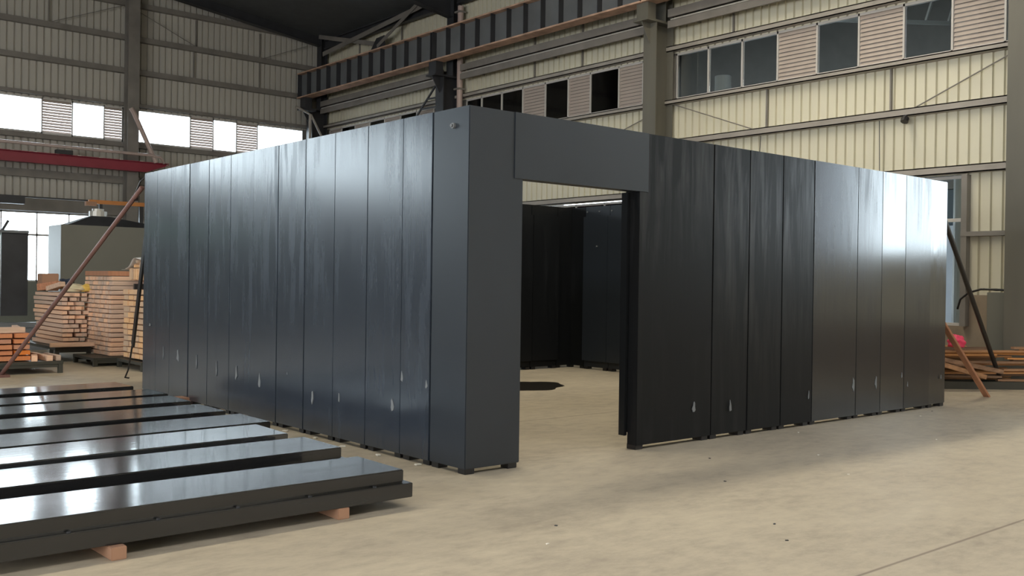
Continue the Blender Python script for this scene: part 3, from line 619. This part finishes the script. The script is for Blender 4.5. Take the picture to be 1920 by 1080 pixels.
# loose pieces
def loose(name, mt, p, q, w_, h_, label, cat, group=None, bevel=.004):
    o = MB().bar(p, q, w_, h_).build(name, mt, bevel=bevel); tag(o, label, cat, group); return o
loose('timber_offcut', 'timber', (-1.2, 11.1, .715), (-.6, 11.15, .715), .16, .09, 'pale offcut lying on the orange planks at the left edge', 'timber')
loose('timber_offcut', 'timber', (-.66, 11.3, .715), (-.56, 11.9, .715), .09, .09, 'second pale offcut lying on the orange planks, nearer the pole', 'timber')
loose('timber_offcut', 'timber', (-.50, 10.88, .248), (-.40, 11.3, .248), .09, .09, 'offcut at the front corner of the black pallet', 'timber')
loose('timber_offcut', 'timber', (-.26, 10.88, .248), (-.30, 11.9, .248), .09, .09, 'offcut lying along the right edge of the black pallet', 'timber')
loose('timber_offcut', 'timber', (-.12, 10.92, .248), (-.14, 11.6, .248), .08, .09, 'outermost offcut on the right edge of the black pallet', 'timber')
loose('timber_offcut', 'timber', (.30, 12.98, .33), (1.3, 12.9, .33), .08, .08, 'reddish loose batten sticking out in front of the left stack', 'timber')
loose('timber_offcut', 'timber', (.62, 14.3, 1.36), (.72, 13.7, 1.46), .10, .09, 'tilted offcut leaning on top of the left stack', 'timber')
loose('timber_offcut', 'timber_o', (.65, 14.9, 1.38), (.85, 14.3, 1.44), .2, .14, 'reddish short block on top of the left stack', 'timber')
o = MB().box((.66, 14.9, 1.31), (.98, 15.25, 1.66)).build('cardboard_box', 'cardboard', bevel=.01); tag(o, 'brown cardboard box on the left timber stack', 'box')
def lump(name, mt, c, s, label, cat, seed=1, amp=.18, flat=True):
    random.seed(seed); bm = bmesh.new(); bmesh.ops.create_icosphere(bm, subdivisions=4, radius=1)
    ph = [random.uniform(0, 6) for _ in range(9)]
    for v in bm.verts:
        p = v.co; d = 1 + amp*(math.sin(5*p.x+ph[0])*math.sin(4*p.y+ph[1]) + .6*math.sin(9*p.z+ph[2]+3*p.x) + .3*math.sin(15*p.y+ph[3]+4*p.z))
        v.co = Vector((p.x*s[0], p.y*s[1], p.z*s[2]))*d
        if flat: v.co.z = max(v.co.z, -s[2]*.55)
    me = bpy.data.meshes.new(name); bm.to_mesh(me); bm.free(); me.materials.append(MT[mt])
    for q in me.polygons: q.use_smooth = True
    o = bpy.data.objects.new(name, me); COL.objects.link(o); o.location = c; tag(o, label, cat); return o
lump('cloth_bundle', 'cloth', (.93, 14.2, 1.45), (.10, .40, .11), 'dark navy cloth bundle on the left timber stack', 'cloth', 3)
lump('cement_sack', 'sack', (.92, 13.6, 1.37), (.18, .42, .10), 'cream sack lying on the left timber stack', 'sack', 4, .08)
lump('yellow_bag', 'yellow', (1.02, 13.3, 1.37), (.12, .10, .09), 'yellow plastic bag at the right end of the cream sack', 'bag', 5, .1)
# on top of A and C
loose('timber_offcut', 'plank', (1.3, 12.1, 1.67), (1.32, 13.5, 1.67), .5, .09, 'brown batten lying across the top of the tall stack', 'timber')
loose('timber_offcut', 'plank', (1.55, 11.93, 1.60), (1.68, 10.6, 1.48), .3, .07, 'long brown board bridging from the tall stack to the right stack', 'timber')
loose('timber_offcut', 'black', (1.2, 11.2, 1.44), (1.6, 11.1, 1.44), .2, .10, 'dark block jammed under the bridging board', 'timber')
random.seed(21)
for k in range(12):
    y = 10.50 + .075*k; z0 = 1.54
    o = timber('stick_bundle', 'timber_y', (.5, .06, .22*random.uniform(.8, 1)), (1.42, y, z0+.12), 0, 'short pale upright stick in bundle on right stack, ' + posname(k, 'right'), 'sticks on top of the right stack')
for k in range(5):
    timber('stick_bundle', 'timber_y', (.6, .1, .045), (1.42+.02*k, 10.65+.14*k, 1.80+.04*(k%3)), random.uniform(-.3, .3), 'stick lying under the plastic sheet on the right stack', 'sticks under the plastic')
# plastic sheet draped
bm = bmesh.new(); G = 18
vv = [[None]*(G+1) for _ in range(G+1)]
for i in range(G+1):
    for j in range(G+1):
        a = i/G; b_ = j/G; x = 1.12+.7*a; y = 10.55+1.05*b_
        z = 2.06 - .42*(abs(b_-.30))**1.2 - .20*(abs(a-.6)) + .02*math.sin(9*a+5*b_) + .02*math.sin(17*b_)
        vv[i][j] = bm.verts.new((x, y, max(z, 1.74)))
for i in range(G):
    for j in range(G): bm.faces.new((vv[i][j], vv[i+1][j], vv[i+1][j+1], vv[i][j+1]))
me = bpy.data.meshes.new('plastic_sheet'); bm.to_mesh(me); bm.free(); me.materials.append(MT['plastic'])
for q in me.polygons: q.use_smooth = True
o = bpy.data.objects.new('plastic_sheet', me); COL.objects.link(o); tag(o, 'milky plastic sheet draped over the right timber stack', 'plastic sheet')
o.modifiers.new('solid', 'SOLIDIFY').thickness = .003

# ============================================================ BLACK STEEL ENCLOSURE
H = 3.05; ZB = .045; YL = 7.383; XR = 8.243
enc = empty('steel_enclosure', (0, 0, 0), 'big open-topped enclosure of black steel wall panels with a door opening', 'enclosure')
TH1, TH2 = .12, .18
def wall_panel(side, a0, a1, z0=ZB, zl=.16, zt=H, name='wall_panel', mt='panel_v', tiltr=.003, label=None, push=None):
    """side: L (x=0), R (y=0), B (y=YL), E (x=XR). front pan + rear flange frame, slightly out of true"""
    g = .0022
    def P(a, d, z):
        return {'L': (d, a, z), 'R': (a, d, z), 'B': (a, YL-d, z), 'E': (XR-d, a, z)}[side]
    m = MB().box(P(a0+g, 0, z0), P(a1-g, TH1, zt))
    o = m.build(name, mt, None, bevel=.004)
    if side == 'E' or side == 'B':
        pass
    f = MB().box(P(a0+g+.0, TH1, zl), P(a1-g, TH2, zt-.19))
    fo = f.build('rear_flange', mt, None, bevel=.004)
    # out of true by a fraction of a degree, about the panel's own centre
    c = Vector(P((a0+a1)/2, TH1/2, (z0+zt)/2)); ang = random.uniform(-tiltr, tiltr); an2 = random.uniform(-tiltr, tiltr)*.3
    pr = random.uniform(0, .007) if side in 'LR' else 0
    if push is not None: pr = push
    Mx = Matrix.Translation(Vector(P(0, -pr, 0)) - Vector(P(0, 0, 0))) @ Matrix.Translation(c) @ Matrix.Rotation(ang, 4, 'Z') @ Matrix.Rotation(an2, 4, 'X' if side in 'RB' else 'Y') @ Matrix.Translation(-c)
    for q in (o, fo): q.data.transform(Mx)
    o.parent = enc; fo.parent = o
    ft = MB()
    for a in (a0+.07, a1-.07):
        fo2 = MB().box(P(a-.05, .02, 0), P(a+.05, .14, ZB+.004)).build('foot', 'black', None, bevel=.003); fo2.parent = o
    if label: o['label'] = label
    return o
random.seed(11)
Ls = [.507, .956, 1.545, 2.156, 2.751, 3.355, 3.962, 4.566, 5.19, 5.782, 6.40, 6.89]
for i in range(len(Ls)-1): wall_panel('L', Ls[i], Ls[i+1])
# far left corner panel and near corner panel: folded around the corner
def corner(name, xa, xb, ya, yb, nearx, neary, label=None, mt='panel_v'):
    m = MB()
    # L shaped plan
    pts = None
    x_in = nearx + (TH1 if xb > nearx else -TH1); y_in = neary + (TH1 if yb > neary else -TH1)
    if name == 'corner_panel':
        loop = [(nearx, neary), (xb, neary), (xb, y_in), (x_in, y_in), (x_in, yb), (nearx, yb)]
    vs = [(x, y, ZB) for x, y in loop] + [(x, y, H) for x, y in loop]; n = 6
    fs = [tuple(range(n-1, -1, -1)), tuple(range(n, 2*n))] + [(k, (k+1) % n, n+(k+1) % n, n+k) for k in range(n)]
    o = m.add(vs, fs).build(name, mt, None, bevel=.006); o.parent = enc
    for px, py in ((nearx, neary), (xb, neary), (nearx, yb)):
        sx = .05 if (xb > nearx) else -.05; sy = .05 if yb > neary else -.05
        cx = px + sx*1.2 if px == nearx else px - sx*1.4; cy = py + sy*1.2 if py == neary else py - sy*1.4
        f = MB().box((cx-.05, cy-.05, 0), (cx+.05, cy+.05, ZB+.004)).build('foot', 'black', None, bevel=.003); f.parent = o
    return o
near = corner('corner_panel', 0, .592, 0, .503, 0, 0, mt='panel_c')
corner('corner_panel', 0, .5, YL, 6.894, 0, YL)
corner('corner_panel', XR, 7.78, 0, .5, XR, 0, mt='panel_s')
corner('corner_panel', XR, 7.75, YL, 6.89, XR, YL, mt='panel_m')
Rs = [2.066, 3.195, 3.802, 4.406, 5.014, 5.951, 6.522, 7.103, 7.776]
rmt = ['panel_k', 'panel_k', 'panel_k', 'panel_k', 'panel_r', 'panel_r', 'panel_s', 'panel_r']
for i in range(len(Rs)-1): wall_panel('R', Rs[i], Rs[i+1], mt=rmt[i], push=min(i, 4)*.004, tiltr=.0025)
# door header, standing a little proud
hd = MB().box((.490, -.010, 2.485), (.594, .001, H)).box((.594, -.010, 2.485), (2.183, TH1, H)).build('door_header', 'panel_c', None); hd.parent = enc; hd['label'] = 'header panel over the door opening, a little proud'
jl = MB().box((2.03, .12, .13), (2.068, .2, 2.48)).build('door_jamb_lip', 'panel_m', None, bevel=.003); jl.parent = enc
for i in range(11):
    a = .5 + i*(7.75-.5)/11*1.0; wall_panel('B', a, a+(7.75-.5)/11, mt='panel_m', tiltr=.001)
for i in range(10):
    a = .5 + i*(6.89-.5)/10; wall_panel('E', a, a+(6.89-.5)/10, mt='panel_c', tiltr=.001)
# bolts inside along top of the E and B walls
def bolt_row(pts):
    for p, ax in pts:
        d = Vector({'x': (-.02, 0, 0), 'y': (0, -.02, 0)}[ax]); b = MB().tube([p, Vector(p)+d], .014, 8).build('bolt', 'scuff', None); b.parent = enc
bolt_row([((XR-TH1, 4.6+.32*k, 2.95), 'x') for k in range(8)] + [((XR-TH2, 4.6+.64*k, 2.3), 'x') for k in range(4)])
# lifting bolt hole on near corner panel
b = MB().tube([(.004, .21, 2.90), (-.02, .21, 2.90)], .024, 12).tube([(-.02, .21, 2.90), (-.035, .21, 2.90)], .014, 8).build('lifting_bolt', 'scuff', None); b.parent = near
# scuffs near the feet of the panels
random.seed(5)
def scuff(side, a, z, w_, h_, sd):
    random.seed(sd); n = 9; pts = []
    for k in range(n):
        t = 2*math.pi*k/n; r = random.uniform(.55, 1.0); pts.append((a + math.cos(t)*w_*.5*r*(1.0 if math.sin(t) < 0 else .55), z + math.sin(t)*h_*.5*r))
    off = -.002; th = -.0092
    if side == 'R' and a > 3.2: off = -.014; th = -.0205
    v = [((off if side == 'L' else p[0]), (p[0] if side == 'L' else off), p[1]) for p in pts]; v2 = [((th if side == 'L' else p[0]), (p[0] if side == 'L' else th), p[1]) for p in pts]
    o = MB().add(v+v2, [tuple(range(n)), tuple(range(2*n-1, n-1, -1))] + [(k, (k+1) % n, n+(k+1) % n, n+k) for k in range(n)]).build('scuff_mark', 'scuff', None); o.parent = enc
for a, z, w_, h_, sd in ((1.08,.47,.09,.13,1),(2.02,.45,.03,.13,2),(2.55,.40,.08,.17,3),(3.1,.6,.02,.04,9),(3.75,.48,.09,.2,4),(4.35,.5,.06,.2,5),(4.9,.52,.04,.22,6),(5.5,.55,.04,.22,7),(6.1,.6,.12,.2,8),(.93,.74,.05,.13,10),(.55,.70,.05,.09,11),(6.6,.6,.03,.2,12),(7.1,.95,.1,.05,13)): scuff('L', a, z, w_, h_, sd)
for a, z, w_, h_, sd in ((2.92,.36,.07,.13,21),(3.5,.33,.05,.15,22),(4.95,.35,.03,.12,23),(5.9,.42,.08,.2,24),(6.42,.42,.07,.17,25),(7.05,.48,.03,.1,26),(7.2,.35,.03,.08,27),(8.1,.4,.03,.08,28)): scuff('R', a, z, w_, h_, sd)

# braces holding the enclosure
def prop(name, parts, loc, label):
    e = empty(name, loc, label, 'brace')
    for nm, mb, mt in parts: mb.build(nm, mt, e)
    return e
prop('raking_prop', [('tube', MB().tube([(-1.05, 10.62, .04), (-.005, 7.46, 2.86)], .033, 10), 'pole_red'), ('foot_plate', MB().box((-1.15, 10.5, 0), (-.95, 10.72, .04)), 'pole_red'), ('clamp', MB().box((-.07, 7.60, 2.68), (-.01, 7.68, 2.75)), 'black'),
     ('rope', MB().tube([(-.06, 7.6, 2.76), (-.03, 7.45, 2.95), (.06, 7.4, 3.05), (.12, 7.36, 3.07)], .012, 6), 'black')], (-1.05, 10.62, 0), 'long red brown prop from the floor at left to the enclosure top')
prop('flat_bar_prop', [('flat_bar', MB().bar((.43, 9.0, .55), (.03, 7.40, 2.15), .10, .03, up=(1, 0, 0)), 'black'), ('rod', MB().tube([(.43, 9.0, .6), (.45, 9.25, .15), (.44, 9.36, .02), (.5, 9.34, .01)], .014, 6), 'black')], (.45, 9.3, 0), 'black flat bar prop with thin foot rod beside the far left edge')
prop('raking_prop', [('tube', MB().tube([(11.53, .64, .03), (8.25, .10, 2.70)], .035, 10), 'black'), ('foot', MB().box((11.47, .58, 0), (11.62, .70, .03)), 'black')], (11.53, .64, 0), 'black prop leaning on the right end of the enclosure')

# ============================================================ LYING WALL PANELS
def lying(xr, yf, wdt, yaw, mt, label, tx=.01, ln=3.0):
    e = empty('lying_wall_panel', (xr, yf, .075), label, 'steel panel', 'steel panels lying in a row')
    b0 = MB().box((-ln, 0, 0), (0, wdt, .10)).build('base_flange', mt, None, bevel=.004)
    b1 = MB().box((-ln+.05, .05, .10), (-.045, wdt-.05, .19)).build('raised_pan', mt, None, bevel=.007)
    for o in (b0, b1): o.parent = e
    for k in range(6):
        h = MB().tube([(-.3-k*.5, .03, .098), (-.3-k*.5, .03, .106)], .012, 8).build('bolt', 'steel_dark', None); h.parent = e
    e.rotation_euler = (tx, random.uniform(-.0015, .0015), yaw)
    return e
LP = [(-1.0, -.70, .70, .018, 'panel_h', 'nearest lying black steel panel, its stepped flange in full view', 0.017),
      (-.87, .37, .68, .035, 'panel_h', 'second nearest lying black steel panel', 0.02),
      (-.88, 1.25, .66, .05, 'panel_g', 'mirror-glossy lying steel panel, third from the camera', 0.03),
      (-.67, 2.00, .70, .045, 'panel_h', 'lying black steel panel touching the glossy one, fourth from the camera', 0.018),
      (-.69, 2.94, .70, .045, 'panel_h', 'lying black steel panel in the middle of the row, fifth from the camera', 0.016),
      (-.66, 3.89, .66, .012, 'panel_h', 'lying black steel panel, sixth from the camera', 0.014),
      (-.60, 4.70, .66, .045, 'panel_h', 'lying black steel panel, seventh from the camera', 0.012),
      (-.64, 5.71, .66, .06, 'panel_h', 'farthest lying black steel panel in the row', 0.012)]
for a in LP: lying(*a)
def block(x, y, s, ln, rz, label):
    o = MB().box((-s/2, 0, 0), (s/2, ln, .074)).build('timber_block', 'cardboard', bevel=.004); o.location = (x, y, 0); o.rotation_euler.z = rz; tag(o, label, 'timber block', 'timber blocks under the panels'); return o
block(-3.05, -.79, .085, 1.6, .03, 'split-ended timber block under the nearest panel, at left')
block(-1.56, -.715, .085, 1.5, .0, 'timber block under the nearest panel near its right end')
MT['cardboard']
block(-3.0, 1.3, .085, 6, .0, 'long left bearer under the far panels'); block(-1.3, 1.32, .085, 5.0, .0, 'long right bearer under the far panels')
o = MB().box((-.12, 5.72, 0), (.14, 5.95, .085)).build('timber_block', 'cardboard', bevel=.004); tag(o, 'loose reddish timber block on the floor by the enclosure foot', 'timber block')

# oil stain inside the enclosure
random.seed(9); pts = []
for k in range(40):
    t = 2*math.pi*k/40; r = 1 + .10*math.sin(3*t+1) + .06*math.sin(7*t)
    pts.append((5.05 + .72*r*math.cos(t), 5.12 + .62*r*math.sin(t)))
o = MB().add([(x, y, .001) for x, y in pts] + [(x, y, .004) for x, y in pts], [tuple(range(39, -1, -1)), tuple(range(40, 80))] + [(k, (k+1) % 40, 40+(k+1) % 40, 40+k) for k in range(40)]).build('oil_stain', 'oil'); tag(o, 'black oily stain on the floor inside the enclosure', 'stain')
# small floor debris
random.seed(31)
deb = [(1.55, -1.45), (2.65, -1.9), (.65, -2.55), (3.3, -1.2), (.35, -2.85), (5.2, -1.4), (2.3, -.7), (6.9, -.35), (7.5, -.2), (4.4, -.25), (-.55, -1.7), (-.9, -2.0)]
for k, (x, y) in enumerate(deb):
    o = MB().box((-.007, -.012, 0), (.008, .010, .006)).build('debris_chip', 'grit' if k % 2 else 'steel_dark', bevel=.002); o.location = (x, y, 0); o.rotation_euler.z = k
    tag(o, 'tiny chip of debris on the open concrete floor', 'debris', 'chips on the floor')
for k in range(10):
    y = .6+.6*k
    o = MB().box((-.03, -.02, 0), (.03, .02, .012)).build('grout_crumb', 'grit', bevel=.004); o.location = (-.05-.02*(k % 3), y, 0); o.rotation_euler.z = k*1.3
    tag(o, 'white crumb on the floor along the left enclosure wall', 'debris', 'white crumbs along the enclosure foot')

# ============================================================ SCRAP PILE, right
random.seed(77)
o = MB().bar((10.2, 1.35, .06), (12.0, -.04, .06), .08, .12).bar((10.5, 1.75, .06), (11.7, .85, .06), .08, .12).build('steel_pallet', 'pallet'); tag(o, 'dark low steel rails under the scrap timber pile', 'pallet')
PD = Vector((.79, -.61, 0)); PN = Vector((.61, .79, 0)); PO = Vector((11.1, .60, 0)); pa = math.atan2(-.61, .79)
for k in range(64):
    col_ = k % 7; lvl = k // 7; n_ = .10 + col_*.15 + random.uniform(-.02, .02)
    z = .14 + lvl*.058 + (.02 if col_ % 2 else 0)
    lo = -1.45 + random.uniform(0, .4); hi = 1.5 if n_ < .28 else min(1.4, (11.78 - (PO + PN*n_).x)/.79)
    hi -= random.uniform(0, .35)
    if k % 3 == 0: lo = max(lo, hi - random.uniform(.8, 1.4))
    if k % 3 == 1: hi = min(hi, lo + random.uniform(.8, 1.6))
    c_ = PO + PN*n_ + PD*((lo+hi)/2)
    timber('scrap_plank', 'scrap', (hi-lo, random.uniform(.08, .13), random.uniform(.025, .045)), (c_.x, c_.y, z), pa + random.uniform(-.03, .03), 'weathered brown plank jumbled in the scrap timber pile', 'scrap planks in the right pile', .01, random.uniform(-.012, .012))
loose('scrap_plank', 'scrap', (9.9, 1.35, .58), (11.0, .42, .30), .1, .07, 'grey brown batten jutting out at the front of the scrap pile, upper', 'timber')
loose('scrap_plank', 'scrap', (9.9, 1.15, .50), (10.72, .56, .22), .1, .07, 'grey brown batten jutting out at the front of the scrap pile, lower', 'timber')
loose('leaning_plank', 'plank', (9.9, .16, .0), (8.95, .40, 1.12), .1, .035, 'long reddish plank leaning at the right end of the enclosure', 'plank')
lump('plastic_bag', 'pink', (10.66, 1.0, .74), (.13, .13, .13), 'hot pink plastic bag on the scrap pile', 'bag', 8, .12)
e = empty('junction_cabinet', (12.1, .95, 0), 'grey steel cabinet against the wall behind the scrap pile', 'cabinet')
MB().box((12.02, .81, .05), (12.28, 1.13, 1.55)).build('body', 'cab', e, bevel=.006)
MB().box((12.0, .83, .1), (12.02, 1.11, 1.5)).build('door', 'cab', e, bevel=.004)
MB().box((12.03, .82, 0), (12.27, 1.12, .05)).build('plinth', 'black', e)
o = MB().tube([(12.1, .78, 1.58), (12.08, 1.0, 1.60), (12.05, 1.25, 1.60), (12.05, 1.45, 1.54), (12.05, 1.6, 1.42), (12.08, 1.66, 1.25)], .018, 8).tube([(12.1, .78, 1.60), (12.08, 1.0, 1.585), (12.06, 1.2, 1.61), (12.05, 1.4, 1.56)], .012, 6).build('cable', 'black', smooth=True); tag(o, 'black cable looping over the grey cabinet on the low wall', 'cable')
loose('timber_offcut', 'timber', (12.0, .80, .70), (12.05, .66, .98), .04, .02, 'thin pale stick leaning on the grey column', 'timber')

bpy.context.view_layer.update()
